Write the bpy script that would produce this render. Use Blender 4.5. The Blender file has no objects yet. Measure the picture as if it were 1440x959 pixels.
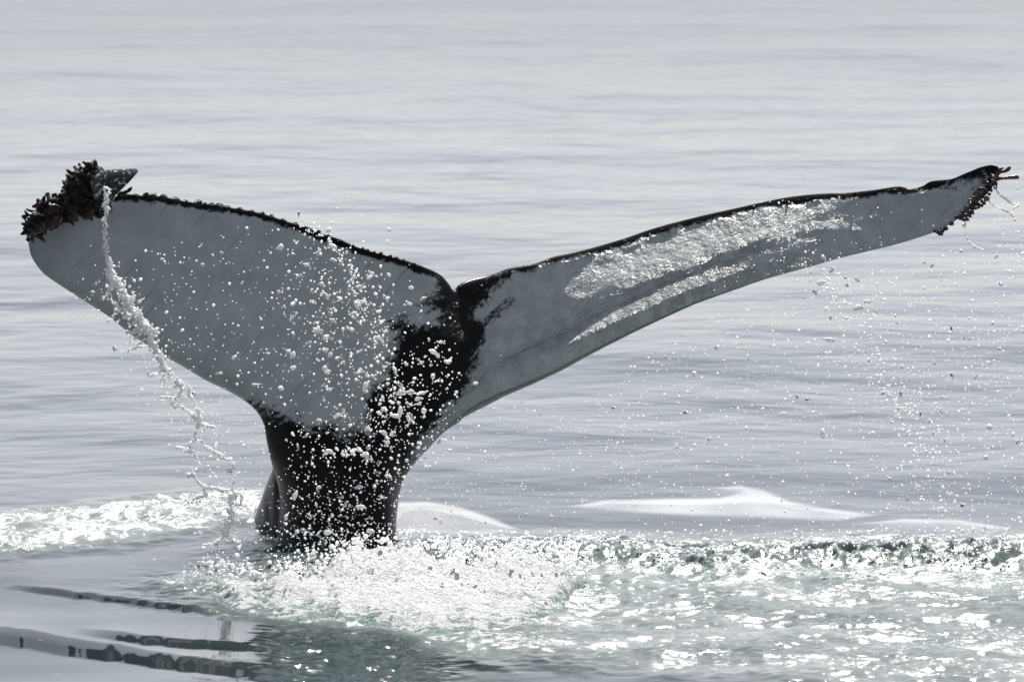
import bpy, math, random
import numpy as np
from mathutils import Vector, Matrix
from mathutils.geometry import delaunay_2d_cdt

random.seed(7)
RNG = np.random.default_rng(11)
scene = bpy.context.scene
COL = scene.collection
R = math.radians

# ------------------------------------------------------------------ camera
CAM = np.array([0.0, -25.0, 3.6])
PITCH = R(6.27)
FPX = 7889.0
cam_d = bpy.data.cameras.new('camera')
cam = bpy.data.objects.new('camera', cam_d)
COL.objects.link(cam)
cam.location = CAM
cam.rotation_euler = (R(90) - PITCH, 0, 0)
cam_d.sensor_width = 36
cam_d.lens = 36 * FPX / 1440
cam_d.clip_start = 0.5
cam_d.clip_end = 20000
cam_d.dof.use_dof = True
cam_d.dof.focus_distance = 24.4
cam_d.dof.aperture_fstop = 6.0
scene.camera = cam

# ------------------------------------------------------------------ light
SUN_EL, SUN_AZ = R(54), R(12)          # azimuth from +Y towards +X
sdir = Vector((math.sin(SUN_AZ) * math.cos(SUN_EL), math.cos(SUN_AZ) * math.cos(SUN_EL), math.sin(SUN_EL)))
world = bpy.data.worlds.new('World')
scene.world = world
world.use_nodes = True
wn, wl = world.node_tree.nodes, world.node_tree.links
wn.clear()
sky = wn.new('ShaderNodeTexSky')
sky.sky_type = 'NISHITA'
sky.sun_disc = False
sky.sun_elevation = SUN_EL
sky.sun_rotation = SUN_AZ
sky.air_density = 1.0
sky.dust_density = 0.7
sky.ozone_density = 3.0
hs = wn.new('ShaderNodeHueSaturation')
hs.inputs['Saturation'].default_value = 0.25
bg = wn.new('ShaderNodeBackground')
bg.inputs['Strength'].default_value = 0.078
wo = wn.new('ShaderNodeOutputWorld')
wl.new(sky.outputs[0], hs.inputs['Color'])
tint = wn.new('ShaderNodeMix')
tint.data_type = 'RGBA'; tint.blend_type = 'MULTIPLY'
tint.inputs[0].default_value = 1.0
tint.inputs[7].default_value = (0.992, 0.985, 1.03, 1)     # thin violet-grey overcast veil
wl.new(hs.outputs[0], tint.inputs[6])
wl.new(tint.outputs[2], bg.inputs['Color'])
wl.new(bg.outputs[0], wo.inputs['Surface'])
sun_d = bpy.data.lights.new('sun', 'SUN')
sun_d.energy = 5.0
sun_d.angle = R(0.5)
sun_d.color = (1.0, 0.96, 0.9)
sun = bpy.data.objects.new('sun', sun_d)
COL.objects.link(sun)
sun.location = (0, 0, 30)
sun.rotation_euler = sdir.to_track_quat('Z', 'Y').to_euler()

scene.view_settings.view_transform = 'Standard'
scene.view_settings.look = 'None'
scene.view_settings.exposure = 0.8
scene.view_settings.gamma = 1
scene.view_settings.use_curve_mapping = False
scene.cycles.max_bounces = 10
scene.cycles.transmission_bounces = 8
scene.cycles.transparent_max_bounces = 8
scene.cycles.caustics_reflective = False
scene.cycles.caustics_refractive = False

# ------------------------------------------------------------------ helpers
_f = np.array([0, math.cos(PITCH), -math.sin(PITCH)])
_u = np.array([0, math.sin(PITCH), math.cos(PITCH)])


def ray(u, v):
    u = np.asarray(u, float); v = np.asarray(v, float)
    d = _f + ((479.5 - v) / FPX)[..., None] * _u
    d[..., 0] += (u - 720) / FPX
    return d


def P(u, v, y):
    """world point seen at photo position (u, v) at depth y"""
    d = ray(u, v)
    t = (np.asarray(y, float) - CAM[1]) / d[..., 1]
    return CAM + t[..., None] * d


def ground(u, v, z=0.0):
    d = ray(u, v)
    t = (z - CAM[2]) / d[..., 2]
    return CAM + t[..., None] * d


def proj(x, y, z=0.0):
    dx, dy, dz = x - CAM[0], y - CAM[1], z - CAM[2]
    w = np.maximum(dy * _f[1] + dz * _f[2], 0.5)
    return 720 + FPX * dx / w, 479.5 - FPX * (dy * _u[1] + dz * _u[2]) / w


def sst(a, b, t):
    t = np.clip((t - a) / (b - a), 0, 1)
    return t * t * (3 - 2 * t)


_perm = np.random.default_rng(3).permutation(256)
_perm = np.concatenate([_perm, _perm, _perm])
_ang = np.random.default_rng(4).random(256) * 2 * np.pi
_gx, _gy = np.cos(_ang), np.sin(_ang)


def perlin(x, y, seed=0):
    x = np.asarray(x, float) + seed * 17.31; y = np.asarray(y, float) - seed * 9.77
    xi = np.floor(x).astype(int); yi = np.floor(y).astype(int)
    fx, fy = x - xi, y - yi
    a, b = xi & 255, yi & 255
    ux = fx * fx * fx * (fx * (fx * 6 - 15) + 10)
    uy = fy * fy * fy * (fy * (fy * 6 - 15) + 10)

    def g(i, j, px, py):
        h = _perm[_perm[(a + i) & 255] + ((b + j) & 255)]
        return _gx[h] * px + _gy[h] * py
    n00 = g(0, 0, fx, fy); n10 = g(1, 0, fx - 1, fy)
    n01 = g(0, 1, fx, fy - 1); n11 = g(1, 1, fx - 1, fy - 1)
    return 1.5 * ((n00 * (1 - ux) + n10 * ux) * (1 - uy) + (n01 * (1 - ux) + n11 * ux) * uy)


def fbm(x, y, octs=4, gain=0.5, seed=0):
    s, a = 0, 1.0
    for i in range(octs):
        s = s + a * perlin(x * 2 ** i, y * 2 ** i, seed + i * 3)
        a *= gain
    return s


def ridged(x, y, octs=4, gain=0.55, seed=0):
    s, a = 0, 1.0
    for i in range(octs):
        s = s + a * (1 - 2 * np.abs(perlin(x * 2 ** i, y * 2 ** i, seed + i * 3)))
        a *= gain
    return s


def seg_dist(p, poly, closed):
    """distance of points p (N,2) to a polyline"""
    poly = np.asarray(poly, float)
    a = poly if closed else poly[:-1]
    b = np.roll(poly, -1, 0) if closed else poly[1:]
    best = np.full(len(p), 1e18)
    for s, e in zip(a, b):
        d = e - s
        t = np.clip(((p - s) @ d) / max(d @ d, 1e-12), 0, 1)
        q = p - s - t[:, None] * d
        best = np.minimum(best, (q * q).sum(1))
    return np.sqrt(best)


def inside(p, poly):
    poly = np.asarray(poly, float)
    c = np.zeros(len(p), bool)
    x, y = p[:, 0], p[:, 1]
    j = len(poly) - 1
    for i in range(len(poly)):
        xi, yi = poly[i]; xj, yj = poly[j]
        if yi != yj:
            c ^= ((yi > y) != (yj > y)) & (x < (xj - xi) * (y - yi) / (yj - yi) + xi)
        j = i
    return c


def sdf(p, poly):
    """positive inside"""
    d = seg_dist(p, poly, True)
    return np.where(inside(p, poly), d, -d)


def resample(poly, step, closed=True):
    poly = np.asarray(poly, float)
    # Catmull-Rom through the points, then even spacing
    n = len(poly)
    out = []
    rng = range(n if closed else n - 1)
    for i in rng:
        if closed:
            p0, p1, p2, p3 = poly[i - 1], poly[i], poly[(i + 1) % n], poly[(i + 2) % n]
        else:
            p0, p1, p2, p3 = poly[max(i - 1, 0)], poly[i], poly[i + 1], poly[min(i + 2, n - 1)]
        for t in np.linspace(0, 1, 12, endpoint=False):
            out.append(p1 + 0.5 * t * ((p2 - p0) + t * ((2 * p0 - 5 * p1 + 4 * p2 - p3) + t * (3 * (p1 - p2) + p3 - p0))))
    if not closed:
        out.append(poly[-1])
    out = np.array(out)
    if closed:
        out = np.vstack([out, out[:1]])
    L = np.concatenate([[0], np.cumsum(np.linalg.norm(np.diff(out, axis=0), axis=1))])
    m = max(int(L[-1] / step), 3)
    s = np.linspace(0, L[-1], m + 1)
    res = np.stack([np.interp(s, L, out[:, 0]), np.interp(s, L, out[:, 1])], 1)
    return res[:-1] if closed else res


def mesh_obj(name, verts, faces, mat, parent=None, smooth=True, link=True):
    verts = np.asarray(verts, np.float32)
    me = bpy.data.meshes.new(name)
    if isinstance(faces, np.ndarray):
        n, k = faces.shape
        me.vertices.add(len(verts)); me.vertices.foreach_set('co', verts.ravel())
        me.loops.add(n * k); me.loops.foreach_set('vertex_index', faces.astype(np.int32).ravel())
        me.polygons.add(n)
        me.polygons.foreach_set('loop_start', np.arange(0, n * k, k, dtype=np.int32))
        me.polygons.foreach_set('loop_total', np.full(n, k, np.int32))
        me.update(calc_edges=True)
    else:
        me.from_pydata([tuple(map(float, v)) for v in verts], [], [tuple(f) for f in faces])
    me.polygons.foreach_set('use_smooth', np.full(len(me.polygons), smooth))
    me.materials.append(mat)
    me.validate()
    o = bpy.data.objects.new(name, me)
    if link:
        COL.objects.link(o)
    if parent:
        o.parent = parent
    return o


def fattr(o, name, vals):
    a = o.data.attributes.new(name, 'FLOAT', 'POINT')
    a.data.foreach_set('value', np.asarray(vals, np.float32))


def vattr(o, name, vals):
    a = o.data.attributes.new(name, 'FLOAT_VECTOR', 'POINT')
    a.data.foreach_set('vector', np.asarray(vals, np.float32).ravel())


def tag(o, label=None, cat=None, group=None, kind=None):
    if label: o['label'] = label
    if cat: o['category'] = cat
    if group: o['group'] = group
    if kind: o['kind'] = kind
    return o


class NT:
    def __init__(self, name):
        self.m = bpy.data.materials.new(name)
        self.m.use_nodes = True
        self.t = self.m.node_tree
        self.t.nodes.clear()
        self.out = self.n('ShaderNodeOutputMaterial')

    def n(self, kind, **kw):
        x = self.t.nodes.new(kind)
        for k, v in kw.items():
            setattr(x, k, v)
        return x

    def set(self, sock, v):
        if hasattr(v, 'is_output'):
            self.t.links.new(v, sock)
        else:
            sock.default_value = v

    def attr(self, name, out='Fac'):
        return self.n('ShaderNodeAttribute', attribute_name=name).outputs[out]

    def math(self, op, a, b=0.0, c=None, clamp=False):
        x = self.n('ShaderNodeMath', operation=op, use_clamp=clamp)
        self.set(x.inputs[0], a); self.set(x.inputs[1], b)
        if c is not None:
            self.set(x.inputs[2], c)
        return x.outputs[0]

    def ramp(self, v, a, b, lo=0.0, hi=1.0):
        x = self.n('ShaderNodeMapRange', interpolation_type='SMOOTHSTEP')
        self.set(x.inputs[0], v)
        for i, q in enumerate((a, b, lo, hi)):
            self.set(x.inputs[i + 1], q)
        return x.outputs[0]

    def noise(self, vec, scale, detail=3.0, rough=0.5, dist=0.0):
        x = self.n('ShaderNodeTexNoise')
        self.set(x.inputs['Vector'], vec)
        x.inputs['Scale'].default_value = scale
        x.inputs['Detail'].default_value = detail
        x.inputs['Roughness'].default_value = rough
        x.inputs['Distortion'].default_value = dist
        return x.outputs['Fac']

    def mapping(self, vec, scale=(1, 1, 1), rot=(0, 0, 0)):
        if any(rot):                      # turn first, then stretch
            x = self.n('ShaderNodeMapping')
            self.set(x.inputs['Vector'], vec)
            x.inputs['Rotation'].default_value = rot
            vec = x.outputs[0]
        x = self.n('ShaderNodeMapping')
        self.set(x.inputs['Vector'], vec)
        x.inputs['Scale'].default_value = scale
        return x.outputs[0]

    def mixc(self, f, a, b):
        x = self.n('ShaderNodeMix', data_type='RGBA')
        self.set(x.inputs[0], f)
        self.set(x.inputs[6], a if hasattr(a, 'is_output') else (*a, 1))
        self.set(x.inputs[7], b if hasattr(b, 'is_output') else (*b, 1))
        return x.outputs[2]

    def bump(self, h, dist=1.0, strength=1.0, normal=None):
        x = self.n('ShaderNodeBump')
        self.set(x.inputs['Strength'], strength)
        self.set(x.inputs['Distance'], dist)
        self.set(x.inputs['Height'], h)
        if normal is not None:
            self.set(x.inputs['Normal'], normal)
        return x.outputs[0]

    def pbr(self, color, rough, normal=None, **kw):
        x = self.n('ShaderNodeBsdfPrincipled')
        self.set(x.inputs['Base Color'], color if hasattr(color, 'is_output') else (*color, 1))
        self.set(x.inputs['Roughness'], rough)
        if normal is not None:
            self.set(x.inputs['Normal'], normal)
        for k, v in kw.items():
            self.set(x.inputs[k.replace('_', ' ')], v)
        return x.outputs[0]

    def mixs(self, f, a, b):
        x = self.n('ShaderNodeMixShader')
        self.set(x.inputs[0], f)
        self.t.links.new(a, x.inputs[1]); self.t.links.new(b, x.inputs[2])
        return x.outputs[0]

    def done(self, s):
        self.t.links.new(s, self.out.inputs['Surface'])
        return self.m


# ------------------------------------------------------------------ materials
def foamy(t, nrm):
    d = t.pbr((0.86, 0.88, 0.885), 0.3, nrm, IOR=1.33)
    tr = t.n('ShaderNodeBsdfTranslucent'); tr.inputs['Color'].default_value = (0.86, 0.88, 0.885, 1)
    t.set(tr.inputs['Normal'], nrm)
    return t.mixs(0.22, d, tr.outputs[0])


def mat_sea():
    t = NT('sea water')
    pos = t.n('ShaderNodeNewGeometry').outputs['Position']
    churn = t.attr('churn'); foam = t.attr('foam'); calm = t.attr('calm')
    # ripples of open water
    n1 = t.noise(t.mapping(pos, (0.85, 0.85, 1)), 1.0, 3.0, 0.5, 0.3)
    n2 = t.noise(t.mapping(pos, (2.2, 2.5, 1)), 1.0, 2.0, 0.5, 0.3)
    n3 = t.noise(t.mapping(pos, (5, 8, 1)), 1.0, 2.0, 0.5, 0.3)
    h = t.math('MULTIPLY', n1, 0.042)
    h = t.math('MULTIPLY_ADD', n2, 0.012, h)
    h = t.math('MULTIPLY_ADD', n3, 0.0012, h)
    h = t.math('MULTIPLY', h, calm)
    # broken water
    c1 = t.noise(t.mapping(pos, (13, 44, 9)), 1.0, 3.0, 0.6, 0.6)
    c2 = t.noise(t.mapping(pos, (42, 125, 34)), 1.0, 3.0, 0.6, 0.4)
    hc = t.math('MULTIPLY_ADD', c1, 0.0055, t.math('MULTIPLY', c2, 0.0035))
    patch = t.ramp(t.noise(t.mapping(pos, (1.3, 2.6, 1), (0, 0, R(12))), 1.0, 2.0, 0.5, 0.5), 0.38, 0.62, 0.3, 1.2)
    h = t.math('MULTIPLY_ADD', hc, t.math('MULTIPLY', churn, patch), h)
    nrm = t.bump(h)
    col = t.mixc(t.math('MULTIPLY', churn, 1.0, clamp=True), (0.008, 0.014, 0.015), (0.02, 0.055, 0.048))
    # ripples too small to show roughen the open water farther out
    sep = t.n('ShaderNodeSeparateXYZ'); t.t.links.new(pos, sep.inputs[0])
    far = t.ramp(sep.outputs[1], 6.0, 50.0, 0.05, 0.19)
    water = t.pbr(col, t.math('MULTIPLY_ADD', churn, 0.17, far), nrm, IOR=1.333)
    # foam laces
    f1 = t.noise(t.mapping(pos, (7, 10, 7)), 1.0, 5.0, 0.65, 0.8)
    f2 = t.noise(t.mapping(pos, (30, 40, 30)), 1.0, 3.0, 0.6, 0.5)
    fv = t.math('MULTIPLY_ADD', t.math('SUBTRACT', f1, 0.5), 2.2, foam)
    fv = t.math('MULTIPLY_ADD', t.math('SUBTRACT', f2, 0.5), 1.0, fv)
    fm = t.ramp(fv, 0.5, 0.75)
    fh = t.noise(pos, 60.0, 3.0, 0.6)
    fs = foamy(t, t.bump(fh, 0.02, 1.0, nrm))
    milk_sheen = t.math('MULTIPLY', t.attr('milk_sheen'), 0.75)  # white of aerated water, plus sky sheen painted on the boils
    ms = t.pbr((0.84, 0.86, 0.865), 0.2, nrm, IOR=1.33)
    return t.done(t.mixs(fm, t.mixs(milk_sheen, water, ms), fs))


def mat_foam():
    t = NT('white water')
    pos = t.n('ShaderNodeNewGeometry').outputs['Position']
    a = t.noise(t.mapping(pos, (1, 1.3, 1)), 26.0, 5.0, 0.65, 0.5)
    b = t.noise(t.mapping(pos, (1, 1.3, 1)), 9.0, 4.0, 0.6, 0.8)
    thin = t.attr('thin')
    col = t.mixc(t.ramp(b, 0.3, 0.5), (0.45, 0.6, 0.58), (0.86, 0.88, 0.88))
    nrm = t.bump(t.noise(t.mapping(pos, (1, 1.3, 1)), 60.0, 4.0, 0.7), 0.03)
    s = foamy(t, nrm)
    w = t.pbr((0.17, 0.24, 0.23), 0.25, t.bump(a, 0.05), IOR=1.333)
    fac = t.ramp(t.math('MULTIPLY_ADD', t.math('SUBTRACT', a, 0.5), 2.0, thin), 0.35, 0.6)
    return t.done(t.mixs(fac, s, w))


def mat_skin():
    t = NT('whale skin')
    pix = t.attr('pix', 'Vector')
    dark = t.attr('dark'); wet = t.attr('wet')
    along = t.mapping(pix, (1.6, 7, 1), (0, 0, R(38)))
    na = t.noise(along, 3.0, 5.0, 0.65, 0.3)
    nb = t.noise(pix, 14.0, 4.0, 0.65)
    ne = t.noise(pix, 5.5, 3.0, 0.6, 0.4)
    d = t.math('MULTIPLY_ADD', t.math('SUBTRACT', na, 0.5), 1.5, dark)
    d = t.math('MULTIPLY_ADD', t.math('SUBTRACT', ne, 0.5), 1.8, d)
    d = t.math('MULTIPLY_ADD', t.math('SUBTRACT', nb, 0.5), 2.2, d)
    df = t.ramp(d, -0.3, 0.5)
    mott = t.noise(pix, 2.2, 4.0, 0.6)
    grey = t.mixc(t.ramp(mott, 0.3, 0.7), (0.25, 0.278, 0.286), (0.31, 0.345, 0.355))
    # faint scratches running with the flow
    sc = t.noise(t.mapping(pix, (0.7, 16, 1), (0, 0, R(50))), 1.2, 2.0, 0.5)
    grey = t.mixc(t.ramp(sc, 0.62, 0.74, 0, 0.5), grey, (0.14, 0.15, 0.13))
    sc2 = t.noise(pix, 60.0, 2.0, 0.5)
    grey = t.mixc(t.ramp(sc2, 0.62, 0.75, 0, 0.45), grey, (0.15, 0.16, 0.16))
    blk = t.mixc(t.ramp(nb, 0.62, 0.8), (0.003, 0.003, 0.0035), (0.014, 0.014, 0.015))
    ks = t.noise(t.mapping(pix, (14, 0.8, 1)), 1.0, 3.0, 0.6)
    keel_sheen = t.mixc(t.ramp(ks, 0.35, 0.7), (0.09, 0.088, 0.098), (0.24, 0.235, 0.255))  # reflected grey sheen of the black keel, painted as colour
    grey = t.mixc(t.ramp(wet, 0.3, 0.75, 0, 0.25), grey, (0.5, 0.54, 0.55))  # sheen of the right fluke painted in: paler skin under the film
    blk = t.mixc(t.attr('keel'), blk, keel_sheen)
    col = t.mixc(df, grey, blk)
    # water film running off
    w1 = t.noise(t.mapping(pix, (4, 11, 1), (0, 0, R(33))), 3.8, 4.0, 0.6, 0.8)
    w2 = t.noise(pix, 42.0, 3.0, 0.6, 0.4)
    w3 = t.noise(pix, 5.0, 2.0, 0.5)
    h = t.math('MULTIPLY_ADD', w1, 0.020, t.math('MULTIPLY', w2, 0.0045))
    h = t.math('MULTIPLY', h, t.math('MULTIPLY', wet, t.ramp(w3, 0.35, 0.65, 0.35, 1.0)))
    nrm = t.bump(h)
    return t.done(t.pbr(col, t.math('MULTIPLY_ADD', wet, -0.02, 0.32), nrm, IOR=1.37, Specular_IOR_Level=t.math('MULTIPLY_ADD', df, -0.32, 0.5)))


def mat_barnacle(name, c1, c2):
    t = NT(name)
    oi = t.n('ShaderNodeObjectInfo').outputs['Random']
    co = t.n('ShaderNodeTexCoord').outputs['Object']
    a = t.noise(co, 40.0, 4.0, 0.6)
    col = t.mixc(t.ramp(t.math('MULTIPLY_ADD', oi, 0.35, t.math('MULTIPLY', a, 0.65)), 0.4, 0.85), c1, c2)
    return t.done(t.pbr(col, 0.22, t.bump(t.noise(co, 120.0, 3.0, 0.6), 0.004), IOR=1.4))


def mat_drop(name, white=0.35, rough=0.15, bump=0.0):
    t = NT(name)
    nrm = None
    if bump:
        pos = t.n('ShaderNodeNewGeometry').outputs['Position']
        nrm = t.bump(t.noise(pos, 75.0, 3.0, 0.6, 0.6), bump)
    g = t.pbr((1, 1, 1), rough, nrm, IOR=1.333, Transmission_Weight=1.0)
    s = t.pbr((0.985, 0.99, 0.99), rough, nrm, IOR=1.333, Subsurface_Weight=1.0, Subsurface_Scale=0.02)
    s.node.inputs['Subsurface Radius'].default_value = (1, 1, 1)
    return t.done(t.mixs(white, g, s))


M_SEA = mat_sea()
M_FOAM = mat_foam()
M_SKIN = mat_skin()
M_BARN = mat_barnacle('barnacle dark', (0.010, 0.008, 0.008), (0.055, 0.02, 0.016))
M_BARNB = mat_barnacle('barnacle black', (0.008, 0.008, 0.009), (0.03, 0.028, 0.028))
M_BARNP = mat_barnacle('barnacle grey', (0.05, 0.042, 0.038), (0.16, 0.13, 0.11))
M_STALK = mat_barnacle('barnacle stalk', (0.05, 0.015, 0.01), (0.18, 0.06, 0.04))
M_DROP = mat_drop('water drop', 0.66, 0.16)
M_SPRAY = mat_drop('spray drop', 1.0, 0.25)
M_STREAM = mat_drop('falling water', 0.85, 0.15, 0.016)

# ------------------------------------------------------------------ sea
CHURN = [(540, 772), (700, 768), (1000, 764), (1480, 760), (1700, 770), (1700, 1010), (1300, 985), (1080, 962), (900, 945),
         (760, 925), (640, 915), (560, 880), (430, 872), (300, 855), (240, 835), (215, 815), (330, 800), (420, 792)]
REARFOAM = [(-200, 745), (0, 728), (60, 726), (140, 716), (220, 706), (310, 700), (400, 700), (400, 735), (300, 752),
            (200, 768), (80, 780), (-60, 790), (-200, 790)]
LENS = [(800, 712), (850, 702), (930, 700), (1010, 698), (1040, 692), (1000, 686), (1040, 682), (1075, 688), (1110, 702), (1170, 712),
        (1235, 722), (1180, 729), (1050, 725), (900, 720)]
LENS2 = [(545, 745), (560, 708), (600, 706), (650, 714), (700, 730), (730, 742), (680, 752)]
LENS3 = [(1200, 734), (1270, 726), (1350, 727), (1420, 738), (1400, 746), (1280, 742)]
LIP = [(545, 885), (640, 917), (700, 930), (760, 926), (900, 946), (1080, 963), (1300, 986), (1480, 1000)]
STREAK = [[(-40, 885), (40, 896), (100, 906), (160, 912), (215, 921), (260, 928), (330, 938), (400, 944)],
          [(120, 889), (195, 899), (262, 903), (360, 906)],
          [(20, 827), (115, 839), (170, 845), (217, 851), (300, 858)]]


def sea_fields(x, y):
    u, v = proj(x, y, 0.0)
    p = np.stack([u, v], 1)
    n = len(x)
    z = np.zeros(n); churn = np.zeros(n); foam = np.zeros(n); milk_sheen = np.zeros(n)
    dist = np.hypot(x - CAM[0], y - CAM[1])
    fade = 1 - sst(60, 140, dist)
    z += 0.045 * fbm(x / 7.0, y / 4.5, 2, 0.4, 1) * fade
    z += 0.012 * perlin(x / 1.5, y / 1.2, 21) * fade
    z += 0.0022 * perlin(x / 0.9, y / 0.45, 23) * (1 - sst(40, 70, dist))
    near = (y < 9) & (y > -7) & (np.abs(x) < 5)
    i = np.where(near)[0]
    X, Y, U, V, Q = x[i], y[i], u[i], v[i], p[i]
    zz = np.zeros(len(i)); mk = np.zeros(len(i))
    wob = 9 * fbm(U / 60, V / 14, 3, 0.5, 31)
    c = sst(-14, 22, sdf(Q, CHURN) + wob)
    rf = sst(-12, 14, sdf(Q, REARFOAM) + 0.35 * wob)
    # main ridge thrown up in front of the tail
    yc = -0.80 + 0.20 * perlin(X / 0.9, 0 * X, 5) + 0.04 * perlin(X / 0.2, 0 * X, 6)
    dy = Y - yc
    rw = sst(500, 620, U)
    hr = 0.066 + 0.022 * perlin(X / 0.6, 0 * X, 8) + 0.016 * perlin(X / 0.13, Y / 0.2, 9) + 0.010 * perlin(X / 0.035, Y / 0.08, 10)
    zz += rw * hr * np.where(dy > 0, np.exp(-(dy / 0.55) ** 2), np.exp(-(dy / 0.24) ** 2))
    # chop
    zz += c * (0.022 * fbm(X / 0.55 + Y * 0.5, Y / 0.42, 3, 0.55, 41) + 0.007 * ridged(X / 0.19, Y / 0.13, 3, 0.55, 51) +
               0.002 * fbm(X / 0.06, Y / 0.035, 2, 0.5, 61))
    rface = rw * np.exp(-((dy + 0.1) / 0.16) ** 2)
    zz += rface * (0.014 * fbm(X / 0.10, Y / 0.09, 3, 0.6, 66))
    # lip at the front edge of the broken water
    dl = seg_dist(Q, LIP, False)
    zz += 0.012 * np.exp(-((dl + 4 * fbm(U / 30, V / 10, 2, 0.5, 88)) / 9.0) ** 2) * (0.7 + 0.6 * perlin(U / 50, 0 * U, 89)) * sst(520, 640, U)
    # rear-left breaking collar
    zz += rf * (0.02 + 0.03 * ridged(X / 0.22, Y / 0.3, 3, 0.55, 71) * 0.6)
    # smooth boils behind the tail: low domes of upwelling water
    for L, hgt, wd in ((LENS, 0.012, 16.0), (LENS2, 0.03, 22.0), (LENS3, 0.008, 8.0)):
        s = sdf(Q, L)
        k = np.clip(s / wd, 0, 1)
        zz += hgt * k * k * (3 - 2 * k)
        mk = np.maximum(mk, (0.5, 0.42, 0.36)[(LENS, LENS2, LENS3).index(L)] * sst(-2, 4, s) * (0.6 + 0.4 * sst(0, 1, 0.5 + 0.5 * perlin(U / 90, V / 12, 77))))  # bright sky sheen on the domes, painted in as white
    # streaky smooth steps front left
    for k, L in enumerate(STREAK):
        d = seg_dist(Q, L, False)
        L_ = np.array(L, float)
        vl = np.interp(U, L_[:, 0], L_[:, 1])
        e = sst(L_[0, 0] - 30, L_[0, 0] + 60, U) * (1 - sst(L_[-1, 0] - 40, L_[-1, 0] + 40, U))
        hw = (8, 4.5, 2.2)[k]
        zz += e * (0.0045, 0.0047, 0.0085)[k] * hw * (0.5 - 0.5 * np.clip((V - vl + 1.8 * perlin(U / 22, 0 * U, 81 + k) + 0.7 * perlin(U / 9, 0 * V, 84 + k)) / hw, -1, 1)) * np.exp(-np.clip(vl - V, 0, None) / 30)
    # left shoulder of water heaped against the tail
    zz += 0.04 * np.exp(-((U - 400) / 150) ** 2 - ((V - 775) / 26) ** 2)
    bl = np.exp(-((U - 400) / 90) ** 2 - ((V - 785) / 24) ** 2) + np.exp(-((U - 255) / 70) ** 2 - ((V - 832) / 18) ** 2)
    refl = sst(330, 420, U) * (1 - sst(560, 680, U)) * sst(850, 890, V)
    mid = (1 - sst(260, 420, U)) * sst(770, 785, V) * (1 - sst(815, 840, V))
    zz += np.clip(bl, 0, 1) * (0.010 * fbm(X / 0.12, Y / 0.10, 3, 0.6, 91))
    zz += refl * 0.010 * fbm(X / 0.13, Y / 0.08, 4, 0.6, 95)
    ch = np.clip(np.maximum(c * (1 - 0.45 * sst(800, 860, V) * sst(650, 800, U)), rf * 0.9), 0, 1)
    ch = np.maximum(ch, rface * 0.9)
    ch = np.maximum(ch, 0.55 * np.clip(bl, 0, 1))
    ch = np.maximum(ch, 0.32 * refl)
    ch = np.maximum(ch, 0.10 * mid)
    lower = sst(930, 1000, V) * sst(540, 640, U)
    ch = np.maximum(ch, 0.18 * sst(560, 640, U) * sst(880, 940, V))
    # foam: thick near the tail, laces to the right
    heap = np.exp(-((U - 600) / 190) ** 2 - ((V - 835) / 48) ** 2)
    fo = c * (0.14 + 0.62 * heap + 0.20 * (0.5 + 0.5 * perlin(X / 0.7, Y / 0.9, 101)) * (1 - rface))
    fo = np.maximum(fo, rf * 0.54)
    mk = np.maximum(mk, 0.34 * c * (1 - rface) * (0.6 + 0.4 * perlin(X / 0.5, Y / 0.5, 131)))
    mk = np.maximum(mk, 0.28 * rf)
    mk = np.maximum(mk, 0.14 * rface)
    back = rw * sst(-0.05, 0.05, dy) * (1 - sst(0.3, 0.8, dy))
    fo = np.maximum(fo, 0.60 * back)
    fo = fo * (1 - 0.68 * rface)
    z[i] += zz; churn[i] = ch; foam[i] = fo; milk_sheen[i] = mk
    calm = np.ones(n)
    calm[i] = 1 - 0.90 * sst(-3.5, 4, -Y + 0.5) * 1.0
    return z, churn, foam, calm, milk_sheen


def graded(lo, hi, d, left_end, right_end, gl, gr):
    core = list(np.arange(lo, hi, d))
    a, s = [], d
    x = lo
    while x > left_end:
        s *= gl; x -= s; a.append(x)
    b, s = [], d
    x = core[-1]
    while x < right_end:
        s *= gr if x < 90 else 1.12
        x += s; b.append(x)
    return np.array(a[::-1] + core + b)


gx = graded(-2.55, 2.55, 0.0115, -6000, 6000, 1.07, 1.07)
gy = graded(-4.4, 0.6, 0.0125, -400, 9000, 1.10, 1.013)
GX, GY = np.meshgrid(gx, gy)
fx, fy = GX.ravel(), GY.ravel()
sz, s_churn, s_foam, s_calm, s_milk_sheen = sea_fields(fx, fy)
nx, ny = len(gx), len(gy)
idx = np.arange(nx * ny).reshape(ny, nx)
faces = np.stack([idx[:-1, :-1].ravel(), idx[:-1, 1:].ravel(), idx[1:, 1:].ravel(), idx[1:, :-1].ravel()], 1)
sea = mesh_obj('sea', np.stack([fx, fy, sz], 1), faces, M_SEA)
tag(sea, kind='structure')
fattr(sea, 'churn', s_churn); fattr(sea, 'foam', s_foam); fattr(sea, 'calm', s_calm); fattr(sea, 'milk_sheen', s_milk_sheen)


def sea_h(x, y):
    return sea_fields(np.atleast_1d(np.asarray(x, float)), np.atleast_1d(np.asarray(y, float)))[0]


# ------------------------------------------------------------------ white water heaped in front of the tail
HEAP = [(265, 838), (300, 815), (360, 815), (420, 806), (450, 795), (500, 785), (560, 788), (640, 795), (730, 795), (800, 800),
        (830, 815), (800, 845), (760, 868), (700, 880), (620, 886), (540, 884), (470, 872), (400, 868), (330, 860)]


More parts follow.
